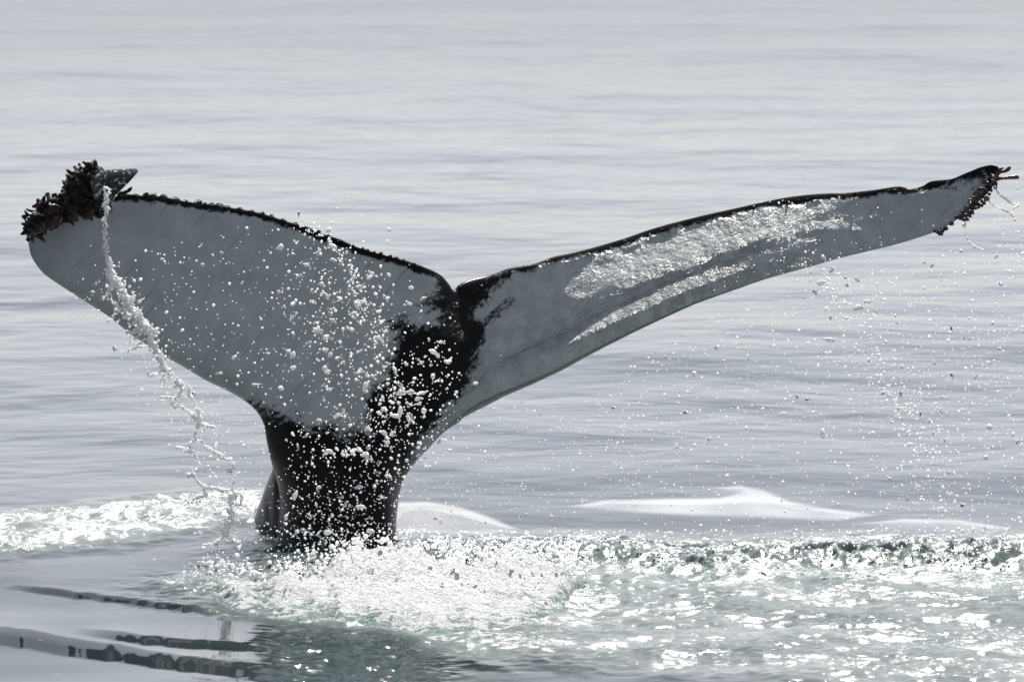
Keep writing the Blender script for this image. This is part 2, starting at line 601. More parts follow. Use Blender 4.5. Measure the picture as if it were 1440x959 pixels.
def build_heap():
    q = ground(np.array([p[0] for p in HEAP], float), np.array([p[1] for p in HEAP], float))
    x0, x1 = q[:, 0].min() - 0.15, q[:, 0].max() + 0.15
    y0, y1 = q[:, 1].min() - 0.2, q[:, 1].max() + 0.2
    gx = np.arange(x0, x1, 0.009); gy = np.arange(y0, y1, 0.012)
    GX, GY = np.meshgrid(gx, gy)
    x, y = GX.ravel(), GY.ravel()
    u, v = proj(x, y, 0)
    s = sdf(np.stack([u, v], 1), HEAP) + 7 * fbm(u / 45, v / 18, 3, 0.5, 201)
    k = sst(-4, 34, s)
    big = 0.115 * np.exp(-((u - 560) / 110) ** 2 - ((v - 812) / 26) ** 2) + 0.105 * np.exp(-((u - 735) / 60) ** 2 - ((v - 815) / 20) ** 2) \
        + 0.05 * np.exp(-((u - 330) / 60) ** 2 - ((v - 832) / 18) ** 2) + 0.04
    h = k * (big + 0.042 * (fbm(x / 0.33, y / 0.33, 3, 0.5, 211)) + 0.013 * ridged(x / 0.16, y / 0.13, 4, 0.6, 221) +
             0.007 * fbm(x / 0.035, y / 0.045, 2, 0.6, 231))
    z = sea_h(x, y) - 0.012 + h
    keep = s > -10
    ny, nx = GX.shape
    idx = np.arange(nx * ny).reshape(ny, nx)
    f = np.stack([idx[:-1, :-1].ravel(), idx[:-1, 1:].ravel(), idx[1:, 1:].ravel(), idx[1:, :-1].ravel()], 1)
    f = f[keep[f].all(1)]
    used = np.unique(f)
    mp = np.full(nx * ny, -1); mp[used] = np.arange(len(used))
    o = mesh_obj('white_water', np.stack([x, y, z], 1)[used], mp[f], M_FOAM)
    thin = np.clip(1 - sst(-8, 40, s), 0, 1) * 0.85 + 0.16 * sst(0.1, 0.5, perlin(x / 0.3, y / 0.3, 240))
    fattr(o, 'thin', thin[used])
    tag(o, 'heaped white foaming water churning in front of the black tail stock', 'foam', kind='stuff')


build_heap()

# ------------------------------------------------------------------ whale
whale = bpy.data.objects.new('humpback_whale', None)
COL.objects.link(whale)
whale.location = P(475.0, 745.0, 0.0)
whale.location.z = 0
tag(whale, 'diving whale raising its grey and black tail flukes above the churned water', 'whale')
WL = np.array(whale.location)

OUT = [(40, 342), (45, 362), (62, 385), (92, 406), (117, 422), (142, 438), (157, 448), (187, 472), (212, 488), (235, 503),
       (260, 517), (290, 535), (315, 547), (342, 562), (360, 577), (371, 595), (376, 620), (382, 645), (390, 670), (396, 690),
       (397, 715), (394, 740), (392, 800), (390, 900),
       (540, 900), (546, 790), (549, 740), (555, 710), (561, 685), (570, 668), (587, 647), (605, 628), (622, 607), (640, 590), (662, 573),
       (697, 555), (740, 538), (780, 520), (816, 501), (876, 471), (930, 446), (971, 428), (1025, 409), (1079, 391), (1130, 377),
       (1192, 360), (1255, 345), (1305, 330), (1332, 318), (1355, 302), (1375, 285), (1392, 268), (1405, 247), (1405, 237),
       (1397, 232), (1380, 235), (1355, 245), (1337, 252), (1310, 255), (1297, 262), (1280, 266), (1265, 262), (1230, 267), (1192, 271),
       (1160, 272), (1117, 276), (1079, 283), (1039, 292), (998, 301), (957, 311), (917, 322), (876, 336), (835, 348),
       (808, 355), (779, 361), (754, 370), (720, 376), (695, 385), (662, 393), (646, 400), (638, 409), (630, 398), (617, 385), (590, 373),
       (560, 363), (530, 355), (500, 346), (475, 335), (450, 327), (430, 318), (400, 310), (360, 298), (300, 288), (262, 283),
       (225, 276), (190, 274), (172, 272), (162, 277), (158, 281), (154, 274), (135, 268), (110, 262), (90, 275), (65, 288), (45, 300), (36, 322)]
TE_L = [(165, 272), (190, 273), (225, 275), (262, 282), (300, 287), (360, 297), (400, 309), (450, 326), (500, 345), (560, 362), (617, 384), (638, 409)]
TE_R = [(638, 409), (662, 392), (720, 375), (779, 360), (835, 347), (917, 321), (998, 300), (1079, 282), (1160, 271), (1265, 261), (1280, 265),
        (1310, 254), (1355, 245), (1405, 234)]
LE_R = np.array([(520, 700), (560, 690), (600, 640), (640, 590), (697, 555), (780, 520), (876, 470), (971, 427), (1079, 390), (1192, 360), (1305, 329), (1440, 262)], float)
DARK = [(340, 562), (375, 574), (392, 590), (406, 587), (420, 604), (444, 598), (458, 616), (474, 604), (488, 606), (492, 590), (494, 565), (508, 545), (531, 532),
        (537, 516), (546, 488), (556, 470), (545, 452), (560, 444), (580, 455), (600, 450), (607, 438), (585, 430), (590, 420), (608, 412), (606, 398),
        (600, 380), (620, 380), (637, 395), (662, 385), (722, 372), (712, 395), (690, 412), (672, 432), (655, 442), (668, 452), (700, 432),
        (716, 422), (716, 432), (690, 452), (672, 472), (662, 492), (656, 512), (648, 527), (640, 545), (622, 565), (604, 590), (592, 612), (584, 640),
        (580, 690), (575, 740), (575, 1000), (330, 1000), (330, 600)]


def y_mid(u, v):
    """depth of the fluke's middle surface"""
    le = np.interp(u, LE_R[:, 0], LE_R[:, 1])
    w = sst(545, 900, u)
    dz = np.clip(le - v, -40, 400) * 0.0032
    yr = w * 0.575 * dz + 0.10 * sst(700, 1440, u)
    yr = yr + (0.055 + 0.045 * (1 - sst(700, 880, u))) * sst(590, 690, u) * (1 - sst(900, 1120, u)) * sst(-0.02, 0.12, dz)
    yr = yr + sst(690, 860, u) * (0.0022 * perlin(u / 40 + v / 60, v / 16, 501) + 0.0013 * perlin((u + 2.2 * v) / 26, (v + 0.45 * u) / 6.0, 502))
    yr = yr + 0.040 * np.exp(-((u - 980) / 130) ** 2) * sst(0.15, 0.33, dz)
    s = np.clip((580 - u) / 545, 0, 1.2)
    yl = -0.50 * s ** 1.5 + 0.22 * sst(0, 0.35, s) * (500 - v) * 0.0032
    return yr + yl


def half_thick(u, v, d):
    """half thickness from place and distance d (px) to the outline"""
    q = np.stack([u, v], 1)
    ax = np.array([(470, 950), (472, 740), (480, 680), (525, 590), (575, 500), (620, 425)], float)
    da = seg_dist(q, ax, False)
    tpos = sst(420, 740, v)
    core = 0.05 + 0.27 * tpos
    wid = 70 + 60 * tpos
    span = np.clip(np.abs(u - 560) / 800, 0, 1)
    base = 0.062 * (1 - span) + 0.014
    T = base + core * np.exp(-(da / wid) ** 2)
    Rr = 28 - 15 * sst(600, 720, u) + 62 * tpos * np.exp(-(da / 140) ** 2)
    k = np.clip(d / Rr, 0, 1)
    dte = np.minimum(seg_dist(q, TE_R, False), seg_dist(q, TE_L, False))
    T = T * (0.28 + 0.72 * sst(0, 85, dte))
    return T * np.sqrt(np.clip(1 - (1 - k) ** 2, 0, 1))


def mid_normal(u, v):
    e = 3.0
    du = P(u + e, v, y_mid(u + e, v)) - P(u - e, v, y_mid(u - e, v))
    dv = P(u, v - e, y_mid(u, v - e)) - P(u, v + e, y_mid(u, v + e))
    n = np.cross(du, dv)
    return n / np.linalg.norm(n, axis=1)[:, None]


def surf(u, v, side=1.0):
    """points on the finished skin: side +1 faces the camera"""
    u = np.atleast_1d(np.asarray(u, float)); v = np.atleast_1d(np.asarray(v, float))
    q = np.stack([u, v], 1)
    d = np.clip(sdf(q, OUTR), 0, None)
    n = mid_normal(u, v)
    return P(u, v, y_mid(u, v)) + side * n * half_thick(u, v, d)[:, None], n


OUTR = resample(OUT, 3.2)


def build_body():
    bnd = OUTR
    nb = len(bnd)
    # interior points: rings near the edge, then a grid
    tang = np.roll(bnd, -1, 0) - np.roll(bnd, 1, 0)
    nrm = np.stack([tang[:, 1], -tang[:, 0]], 1) / np.linalg.norm(tang, axis=1)[:, None]
    test = bnd + nrm * 0.5
    if inside(test, bnd).mean() < 0.5:
        nrm = -nrm
    pts = [bnd]
    for off in (0.8, 2.4, 5.0):
        r = bnd + nrm * off
        d = sdf(r, bnd)
        pts.append(r[d > off * 0.85])
    gu, gv = np.meshgrid(np.arange(28, 1416, 3.6), np.arange(225, 900, 3.6))
    g = np.stack([gu.ravel(), gv.ravel()], 1) + RNG.uniform(-0.5, 0.5, (gu.size, 2))
    g = g[inside(g, bnd)]
    d = sdf(g, bnd)
    pts.append(g[d > 7.5])
    allp = np.vstack(pts)
    vv, ee, ff, *_ = delaunay_2d_cdt([Vector(p) for p in allp], [(i, (i + 1) % nb) for i in range(nb)], [], 1, 1e-6, False)
    pv = np.array([tuple(p) for p in vv])
    u, v = pv[:, 0], pv[:, 1]
    d = np.clip(sdf(pv, bnd), 0, None)
    isb = seg_dist(pv, bnd, True) < 0.05
    d[isb] = 0
    n = mid_normal(u, v)
    t = half_thick(u, v, d)
    base = P(u, v, y_mid(u, v))
    front = base + n * t[:, None]
    back = base - n * t[:, None]
    m = len(pv)
    bi = np.full(m, -1)
    inner = np.where(~isb)[0]
    bi[inner] = m + np.arange(len(inner))
    bi[isb] = np.where(isb)[0]
    verts = np.vstack([front, back[inner]])
    tri = np.array([tuple(f) for f in ff if len(f) == 3])
    cen = pv[tri].mean(1)
    tri = tri[inside(cen, bnd)]
    a = pv[tri]
    area = (a[:, 1, 0] - a[:, 0, 0]) * (a[:, 2, 1] - a[:, 0, 1]) - (a[:, 2, 0] - a[:, 0, 0]) * (a[:, 1, 1] - a[:, 0, 1])
    tri[area > 0] = tri[area > 0][:, ::-1]      # photo v runs down
    faces = np.vstack([tri, bi[tri][:, ::-1]])
    pu = np.concatenate([u, u[inner]]); pvv = np.concatenate([v, v[inner]])
    # rear keel of the tail stock, behind to the left
    ku, kr = [], []
    K = []
    for cv in (650, 662, 680, 700, 720, 745, 780, 820, 870):
        ru = 3 + (cv - 650) * 0.28
        K.append((386 - (cv - 650) * 0.366 + ru - 6, cv, ru, 0.05 + 0.0012 * (cv - 650)))
    nseg = 28
    kv, kf, kp = [], [], []
    for (cu, cv, ru, ry) in K:
        for j in range(nseg):
            th = 2 * math.pi * j / nseg
            uu = cu + 6 + ru * math.cos(th)
            kv.append(P(np.array(uu), np.array(float(cv)), 0.10 + ry * math.sin(th)))
            kp.append((uu, cv))
    for i in range(len(K) - 1):
        for j in range(nseg):
            kf.append((i * nseg + j, i * nseg + (j + 1) % nseg, (i + 1) * nseg + (j + 1) % nseg, (i + 1) * nseg + j))
    kf = np.array(kf)
    kt = np.vstack([kf[:, [0, 2, 1]], kf[:, [0, 3, 2]]])
    off = len(verts)
    verts = np.vstack([verts, np.array(kv)])
    faces = np.vstack([faces, kt + off])
    pu = np.concatenate([pu, [k[0] for k in kp]]); pvv = np.concatenate([pvv, [k[1] for k in kp]])
    o = mesh_obj('body', verts - WL, faces, M_SKIN, whale)
    q = np.stack([pu, pvv], 1)
    bandL = 11 + 3.0 * perlin(q[:, 0] / 14, q[:, 1] / 14, 301) - seg_dist(q, TE_L, False)
    bandR = 12 + 4.5 * perlin(q[:, 0] / 25, q[:, 1] / 25, 302) - seg_dist(q, TE_R, False)
    tip = np.where(q[:, 0] > 1330, 14 - seg_dist(q, [(1330, 250), (1405, 236), (1385, 268)], False), -50)
    dk = np.maximum(np.maximum(sdf(q, DARK), bandL), np.maximum(bandR, tip))
    back_side = np.zeros(len(q)); back_side[m:m + len(inner)] = 1
    dk = np.where((back_side > 0) & (seg_dist(q, bnd, True) > 14), 60, dk)
    scale = np.where(np.maximum(bandL, bandR) >= dk - 1e-6, 6.0, 19.0)
    dk = np.clip(dk / scale, -2.5, 3)
    dk[off:] = 3
    kl = np.zeros(len(q)); kl[off:] = 1
    fattr(o, 'keel', kl)
    # mottled brown-grey strip low on the right root
    fattr(o, 'dark', dk)
    vattr(o, 'pix', np.stack([pu / 100, pvv / 100, back_side * 3], 1))
    ler = np.interp(pu, LE_R[:, 0], LE_R[:, 1])
    wet = 0.10 + 0.55 * sst(560, 720, pu) * (1 - 0.5 * sst(1180, 1300, pu))
    wet = wet + 0.7 * np.exp(-((pu - 1000) / 120) ** 2) + 0.6 * sst(620, 760, pu) * (1 - sst(960, 1120, pu)) * np.exp(-((ler - pvv - 25) / 22) ** 2)
    wet = np.maximum(wet, 0.30 * (1 - sst(60, 170, pu)))
    wet = np.maximum(wet, 0.8 * np.exp(-((pu - 600) / 45) ** 2 - ((pvv - 620) / 70) ** 2))
    wet = np.where((pu < 560) & (dk > 0.3), 0.04, wet)
    wet[off:] = 0.06
    wet = np.where(np.maximum(bandL, bandR) > -2, 0.05, wet)
    fattr(o, 'wet', wet)
    return o


body = build_body()


def ico(sub):
    import bmesh
    bm = bmesh.new()
    bmesh.ops.create_icosphere(bm, subdivisions=sub, radius=1.0)
    v = np.array([tuple(x.co) for x in bm.verts]); f = np.array([[q.index for q in p.verts] for p in bm.faces])
    bm.free()
    return v, f


ICO1, ICO2, ICO3 = ico(1), ico(2), ico(3)


def lump(seed, stretch, rough, sub=2):
    r = np.random.default_rng(seed)
    v, f = ico(sub)
    v = v.copy()
    for k in range(5):
        d = r.normal(size=3); d /= np.linalg.norm(d)
        v *= (1 + rough * np.sin(3.1 * (v @ d) + r.uniform(0, 6)))[:, None]
    v *= np.array(stretch)
    return v, f


# curled-up fin tip behind the barnacles (pigmented upper side)
def build_curl():
    t = NT('curled tip skin')
    co = t.attr('pix', 'Vector')
    a = t.noise(co, 14.0, 2.0, 0.5, 0.6)
    col = t.mixc(t.ramp(a, 0.54, 0.66), (0.012, 0.012, 0.013), (0.35, 0.38, 0.38))
    mat = t.done(t.pbr(col, 0.2, t.bump(t.noise(co, 40.0, 2.0, 0.5), 0.004), IOR=1.37))
    # ridge line from the fluke out to the curled point: cross-sections
    spine = [(132, 272, -0.50, 30, 0.05), (146, 262, -0.51, 27, 0.05), (158, 254, -0.52, 22, 0.045), (168, 250, -0.53, 17, 0.04), (178, 246, -0.55, 12, 0.03), (186, 242.5, -0.57, 7.5, 0.022), (192, 239.5, -0.58, 4, 0.014), (194.5, 239, -0.585, 1.2, 0.005)]
    n = 20
    vs, fs, px = [], [], []
    for (cu, cv, h, hw, th) in spine:
        for j in range(n):
            a_ = 2 * math.pi * j / n
            du = 0.45 * hw * math.sin(a_); dv = -hw * math.sin(a_) * 0.8
            uu, vv = cu - du * 0.6, cv + dv + 0.10 * hw
            vs.append(P(np.array(uu), np.array(vv), h + th * math.cos(a_) + 0.03 * math.sin(a_)))
            px.append((uu / 100, vv / 100, h))
    for i in range(len(spine) - 1):
        for j in range(n):
            fs.append((i * n + j, (i + 1) * n + j, (i + 1) * n + (j + 1) % n, i * n + (j + 1) % n))
    fs.append(tuple(range(n))); fs.append(tuple(range((len(spine) - 1) * n, len(spine) * n))[::-1])
    o = mesh_obj('curled_tip', np.array(vs) - WL, fs, mat, whale)
    vattr(o, 'pix', np.array(px))
    o['label'] = 'curled black tip of the left fluke with white marks'


build_curl()

# barnacles
BV = []
for i in range(4):      # long pods
    v, f = lump(20 + i, (0.66, 0.52, 1.15), 0.10)
    v[:, :2] *= (1 - 0.12 * v[:, 2:3] / 1.3)
    BV.append(('pod', (v, f)))
for i in range(3):      # stubby cones
    v, f = lump(40 + i, (0.95, 0.85, 0.8), 0.07)
    v[:, 2] = np.where(v[:, 2] > 0.45, 0.45 - 0.5 * (v[:, 2] - 0.45), v[:, 2])
    BV.append(('cone', (v, f)))
for i in range(3):
    BV.append(('lump', lump(60 + i, (1.0, 0.8, 0.75), 0.06)))
_bm = {}


def barnacle(pos, r, up, kind, mat):
    c = [i for i, b in enumerate(BV) if b[0] == kind]
    i = random.choice(c)
    key = (i, mat.name)
    if key not in _bm:
        v, f = BV[i][1]
        o = mesh_obj('barnacle', v, f, mat, whale, smooth=(kind == 'lump'), link=False)
        _bm[key] = o.data
    o = bpy.data.objects.new('barnacle', _bm[key])
    COL.objects.link(o)
    o.parent = whale
    o.location = Vector(pos - WL)
    q = Vector(up).to_track_quat('Z', 'Y')
    o.rotation_euler = (q @ Vector((0, 0, 1)).rotation_difference(Vector((0, 0, 1)))).to_euler()
    o.rotation_euler.rotate_axis('Z', random.uniform(0, 6.28))
    s = r * random.uniform(0.85, 1.15)
    o.scale = (s, s, s * random.uniform(0.9, 1.2))
    return o


CLUSTER = [(35, 300), (32, 325), (40, 338), (58, 334), (72, 322), (98, 311), (125, 304), (148, 303), (155, 296), (158, 278),
           (152, 255), (146, 242), (137, 232), (120, 227), (106, 234), (96, 246), (88, 262), (82, 274), (66, 273), (54, 282), (44, 292)]


def poly_points(poly, mind, n):
    poly = np.asarray(poly, float)
    lo, hi = poly.min(0), poly.max(0)
    out = []
    k = 0
    while len(out) < n and k < 20000:
        k += 1
        p = RNG.uniform(lo, hi)
        if not inside(p[None], poly)[0]:
            continue
        if out and min((p[0] - a) ** 2 + (p[1] - b) ** 2 for a, b in out) < mind ** 2:
            continue
        out.append(tuple(p))
    return out


pts = poly_points(CLUSTER, 5.4, 190)
CLC = np.array([(60, 312), (95, 285), (125, 265)], float)
for (u, v) in pts:
    edge = float(sdf(np.array([[u, v]]), CLUSTER)[0])
    pile = min(edge / 22, 1)
    y = -0.50 * ((580 - u) / 545) ** 1.5 - 0.02 - 0.09 * pile * random.uniform(0.5, 1.0) + random.uniform(-0.01, 0.02)
    pos = P(np.array(u), np.array(v), y)
    # pods fan out from the clump's middle line, most hang up and out
    j = np.argmin(((CLC - (u, v)) ** 2).sum(1))
    dirx, dirz = (u - CLC[j][0]) / 40, -(v - CLC[j][1]) / 40
    up = (dirx + random.uniform(-.5, .5), -0.5 * pile + random.uniform(-.5, .3), dirz + random.uniform(-.4, .6) + 0.05)
    kind = random.choices(('pod', 'cone', 'lump'), (6, 3, 1))[0]
    barnacle(pos, random.choice((0.010, 0.013, 0.017, 0.022)) * random.uniform(.8, 1.15), up, kind, M_BARN)
# core of the clump that carries them: fleshy bases, grouped as one mass
core = []
for (cu, cv, cr) in [(50, 318, 15), (70, 305, 17), (92, 290, 19), (112, 270, 24), (128, 255, 20), (125, 285, 18), (140, 270, 15), (58, 292, 9), (145, 290, 12)]:
    v, f = lump(int(cu), (1, 0.6, 1), 0.08, 3)
    y = -0.50 * ((580 - cu) / 545) ** 1.5 - 0.02
    core.append((v * cr * 0.0031 + P(np.array(float(cu)), np.array(float(cv)), y), f))
vs = np.vstack([c[0] for c in core]); o_, fs = 0, []
for c in core:
    fs.append(c[1] + o_); o_ += len(c[0])
oc = mesh_obj('barnacle_bed', vs - WL, np.vstack(fs), M_BARN, whale, smooth=False)
oc['kind'] = 'stuff'

# knobs along the trailing edges
for TE, a, b, step, rr, seed in ((TE_L, 172, 600, 11.5, 0.026, 1), (TE_R, 770, 1345, 30, 0.012, 2)):
    line = resample(np.array(TE, float), 1.0, closed=False)
    acc = 0; last = None
    for p in line:
        if not (a < p[0] < b):
            continue
        if last is not None and math.hypot(*(p - last)) < gap:
            continue
        last = p
        gap = step * random.uniform(0.6, 1.6) if seed == 1 else step * random.choice((0.25, 0.3, 0.45, 1.0, 1.6, 2.2))
        f = (1 - 0.7 * (p[0] - a) / (b - a)) * random.uniform(0.75, 1.1) if seed == 1 else random.uniform(0.5, 1.1)
        q = (p[0], p[1] + (2.5 if seed == 1 else 7.0) + 90 * rr * f)
        pos, n = surf([q[0]], [q[1]], 0.2)
        pos = pos[0] + np.array([0, 0, 0.004])
        barnacle(pos, max(rr * f, 0.007), (random.uniform(-.4, .4), random.uniform(-.3, .3), 1), 'lump', M_BARNB)
# small tuft at the start of the left trailing edge
for k in range(7):
    u, v = 168 + 2.6 * k, 274 - 1.4 * k + random.uniform(-2, 2)
    barnacle(P(np.array(u), np.array(v), -0.43), 0.011, (0.5 + random.uniform(-.2, .4), -.1, .8), 'pod', M_BARNB)

# crusted right tip
RT = [(1398, 243), (1404, 250), (1400, 262), (1393, 272), (1386, 284), (1378, 292), (1370, 300), (1362, 308), (1352, 309), (1345, 306), (1352, 298), (1362, 288), (1372, 276), (1384, 262), (1392, 248)]
for (u, v) in poly_points(RT, 4.3, 44):
    pos, n = surf([min(u, 1398)], [v], 1.0)
    d = pos[0] + np.array([(u - min(u, 1398)) * 0.0032, -0.012, random.uniform(-.004, .004)])
    barnacle(d, random.uniform(0.009, 0.016), (0.7 + random.uniform(-.6, .6), -0.6, random.uniform(-.6, .3)), random.choice(('cone', 'lump', 'pod')), M_BARNP)
for (u, v) in [(1330, 322), (1325, 325), (1319, 327), (1314, 325), (1322, 329), (1338, 315)]:
    y = float(y_mid(np.array([u]), np.array([v - 6.0]))[0])
    barnacle(P(np.array(float(u)), np.array(float(v)), y - 0.01), 0.013, (0, -0.4, -1), 'cone', M_BARNP)


def tube(path, radii, n=8):
    vs, fs = [], []
    path = [np.asarray(p, float) for p in path]
    for i, p in enumerate(path):
        d = path[min(i + 1, len(path) - 1)] - path[max(i - 1, 0)]
        d = d / np.linalg.norm(d)
        a = np.cross(d, (0, 1, 0.3)); a /= np.linalg.norm(a); b = np.cross(d, a)
        for j in range(n):
            t = 2 * math.pi * j / n
            vs.append(p + radii[i] * (math.cos(t) * a + math.sin(t) * b))
    for i in range(len(path) - 1):
        for j in range(n):
            fs.append((i * n + j, i * n + (j + 1) % n, (i + 1) * n + (j + 1) % n, (i + 1) * n + j))
    fs.append(tuple(range(n))[::-1]); fs.append(tuple(range((len(path) - 1) * n, len(path) * n)))
    return np.array(vs), fs


YT = float(y_mid(np.array([1402.0]), np.array([245.0]))[0])
for line, rad in (([(1400, 246), (1408, 242), (1414, 241), (1418, 238), (1421, 235)], [.010, .007, .008, .010, .006]),
                  ([(1400, 252), (1410, 251), (1420, 250), (1428, 249), (1433, 250)], [.011, .008, .009, .012, .006]),
                  ([(1402, 244), (1407, 238), (1411, 236)], [.008, .006, .005])):
    v, f = tube([P(np.array(float(a)), np.array(float(b)), YT - 0.01) for a, b in line], rad)
    mesh_obj('barnacle_stalk', v - WL, f, M_STALK, whale)


# ------------------------------------------------------------------ falling water
def fluid(name, blobs, voxel, mat):
    """blobs: (world point, radius) joined to one skin of water"""
    v0, f0 = ICO2
    vs, fs, off = [], [], 0
    for p, r in blobs:
        vs.append(v0 * r + p); fs.append(f0 + off); off += len(v0)
    o = mesh_obj(name, np.vstack(vs), np.vstack(fs), mat)
    m = o.modifiers.new('r', 'REMESH'); m.mode = 'VOXEL'; m.voxel_size = voxel; m.use_smooth_shade = True
    s = o.modifiers.new('s', 'SMOOTH'); s.factor = 0.5; s.iterations = 2
    dg = bpy.context.evaluated_depsgraph_get()
    me = bpy.data.meshes.new_from_object(o.evaluated_get(dg))
    o.modifiers.clear()
    old = o.data
    o.data = me
    bpy.data.meshes.remove(old)
    me.name = name
    return o


def chain(pts, yfun, step=2.0, jit=1.0, blob=0.25):
    """pts: (u, v, radius px); thick runs are woven from several thin wandering threads"""
    pts = np.array(pts, float)
    line = resample(pts[:, :2], step, closed=False)
    L = np.concatenate([[0], np.cumsum(np.linalg.norm(np.diff(pts[:, :2], axis=0), axis=1))])
    n = len(line)
    R_ = np.interp(np.arange(n) / max(n - 1, 1) * L[-1], L, pts[:, 2])
    thick = R_.max()
    k = 1 if thick < 2.6 else (3 if thick < 4.2 else (4 if thick < 6 else 7))
    out = []
    for a in range(k):
        ph = RNG.uniform(0, 100)
        ou = perlin(np.arange(n) * 0.19 + ph, np.zeros(n) + a * 7.3, 401) * 1.5
        ov = perlin(np.arange(n) * 0.19 + ph, np.zeros(n) + a * 5.1, 402) * 1.5
        oy = perlin(np.arange(n) * 0.19 + ph, np.zeros(n) + a * 3.7, 403)
        bead = 0.75 + 0.45 * perlin(np.arange(n) * 0.35 + ph, np.zeros(n), 404)
        for i, p in enumerate(line):
            r = R_[i]
            if a > 0 and perlin(np.array(i * 0.11 + ph), np.array(a * 2.9), 405) > 0.28:
                continue          # threads break up
            spread = 0 if k == 1 else 1.15
            u, v = p[0] + ou[i] * r * spread, p[1] + ov[i] * r * spread * 0.6
            rr = np.clip(r * (1.05 if k == 1 else 0.85 / math.sqrt(k)) * bead[i], 0.9, 4)
            out.append((P(np.array(u), np.array(v), yfun(u, v) + oy[i] * r * 0.004), rr * 0.0031))
            if RNG.random() < blob * 0.9:
                an = RNG.uniform(0, 6.28)
                kk = r * RNG.uniform(0.5, 1.7)
                out.append((P(np.array(u + kk * math.cos(an)), np.array(v + kk * math.sin(an)), yfun(u, v) - RNG.uniform(0, .02)), max(r * RNG.uniform(.15, .4), .7) * 0.0031))
    return out


def ystream(u, v):
    return -0.62 - 0.58 * np.clip((v - 240) / 580, 0, 1)


B = []
B += chain([(147, 262, 3), (150, 275, 6), (150, 295, 5), (147, 308, 3.5), (147, 330, 4), (150, 350, 4), (154, 372, 4.5)], ystream, 2, .5, .15)
B += chain([(154, 372, 6), (155, 383, 8), (163, 395, 7), (172, 410, 8), (178, 425, 9), (186, 440, 8), (195, 452, 9), (205, 464, 9), (212, 476, 6)], ystream, 1.7, 1.1, .4)
B += chain([(158, 390, 3), (152, 410, 2.5), (160, 425, 3), (172, 440, 3), (186, 455, 3), (200, 470, 3.5)], ystream, 2, .8, .4)
B += chain([(165, 430, 2), (157, 448, 3), (152, 452, 3.5)], ystream, 2, .4, .2)
B += chain([(150, 414, 2), (145, 421, 2.5)], ystream, 2, .4, .2)
B += chain([(195, 462, 2.5), (186, 470, 3), (182, 482, 2.2)], ystream, 2, .6, .5)
B += chain([(205, 468, 3), (215, 466, 4), (222, 468, 2.5)], ystream, 2, .6, .5)
B += chain([(208, 474, 5), (218, 488, 7), (224, 500, 6), (230, 512, 5), (236, 524, 4), (248, 534, 5), (260, 545, 6), (267, 552, 4), (270, 560, 2.5)], ystream, 1.8, .8, .3)
B += chain([(222, 502, 3), (228, 518, 3), (218, 526, 3), (209, 529, 3.5)], ystream, 2, .6, .4)
B += chain([(230, 530, 2), (229, 541, 3)], ystream, 2, .4, .2)
B += chain([(204, 476, 2), (192, 488, 2.5), (182, 492, 2.5), (180, 497, 2)], ystream, 2.5, .6, .3)
B += chain([(258, 548, 3), (246, 560, 3), (243, 568, 5), (255, 572, 3), (268, 580, 3), (276, 592, 3), (278, 600, 3)], ystream, 2, .6, .3)
B += chain([(246, 559, 2), (236, 558, 2), (226, 558, 2.5)], ystream, 2, .5, .2)
B += chain([(269, 558, 2.5), (276, 570, 3.5), (281, 582, 4), (279, 596, 4), (276, 608, 3), (275, 622, 3)], ystream, 2, .6, .3)
B += chain([(279, 598, 4), (290, 597, 4), (300, 600, 3.5), (304, 598, 3)], ystream, 1.8, .6, .4)
B += chain([(275, 615, 4), (270, 624, 4), (266, 634, 4), (256, 630, 3), (246, 628, 3.5)], ystream, 2, .7, .4)
B += chain([(272, 632, 3), (278, 644, 3), (281, 655, 3), (275, 663, 4), (266, 667, 5)], ystream, 2, .6, .3)
B += chain([(281, 618, 2), (288, 628, 3), (296, 632, 5), (308, 638, 4.5), (318, 643, 3.5), (328, 650, 3.5), (330, 662, 2.2), (329, 676, 2), (328, 688, 2)], ystream, 1.8, .5, .2)
B += chain([(270, 668, 3.5), (280, 676, 3.5), (288, 684, 4), (300, 686, 3.5), (312, 690, 4.5), (326, 694, 5), (338, 692, 4), (340, 702, 3.5), (334, 710, 4)], ystream, 1.8, .7, .3)
B += chain([(290, 686, 3), (288, 698, 3), (278, 700, 5), (270, 702, 4), (267, 709, 3.5)], ystream, 2, .8, .3)
B += chain([(328, 696, 4), (326, 712, 5), (324, 728, 6), (318, 738, 6), (312, 746, 3), (326, 740, 3), (330, 732, 3), (326, 722, 3)], ystream, 1.8, .7, .3)
B += chain([(318, 742, 4), (312, 756, 4), (300, 764, 3), (286, 766, 2.5)], ystream, 2, .7, .4)
B += chain([(316, 750, 4), (328, 757, 5), (336, 764, 3)], ystream, 2, .7, .4)
B += chain([(306, 760, 2.5), (303, 776, 2.5), (304, 790, 2.5), (305, 802, 4), (306, 812, 6)], ystream, 2, .5, .3)
B += [(P(np.array(a), np.array(b), -1.15 - (b - 790) / 150), c * 0.0031) for a, b, c in zip(RNG.normal(304, 24, 90), RNG.normal(806, 10, 90), RNG.uniform(0.8, 3.2, 90))]
st = fluid('water_stream', B, 0.0032, M_STREAM)
tag(st, 'long broken stream of clear water falling from the barnacled left fluke tip', 'water stream')


def ytip(u, v):
    return YT - 0.05 - 0.10 * np.clip((v - 250) / 150, 0, 1)


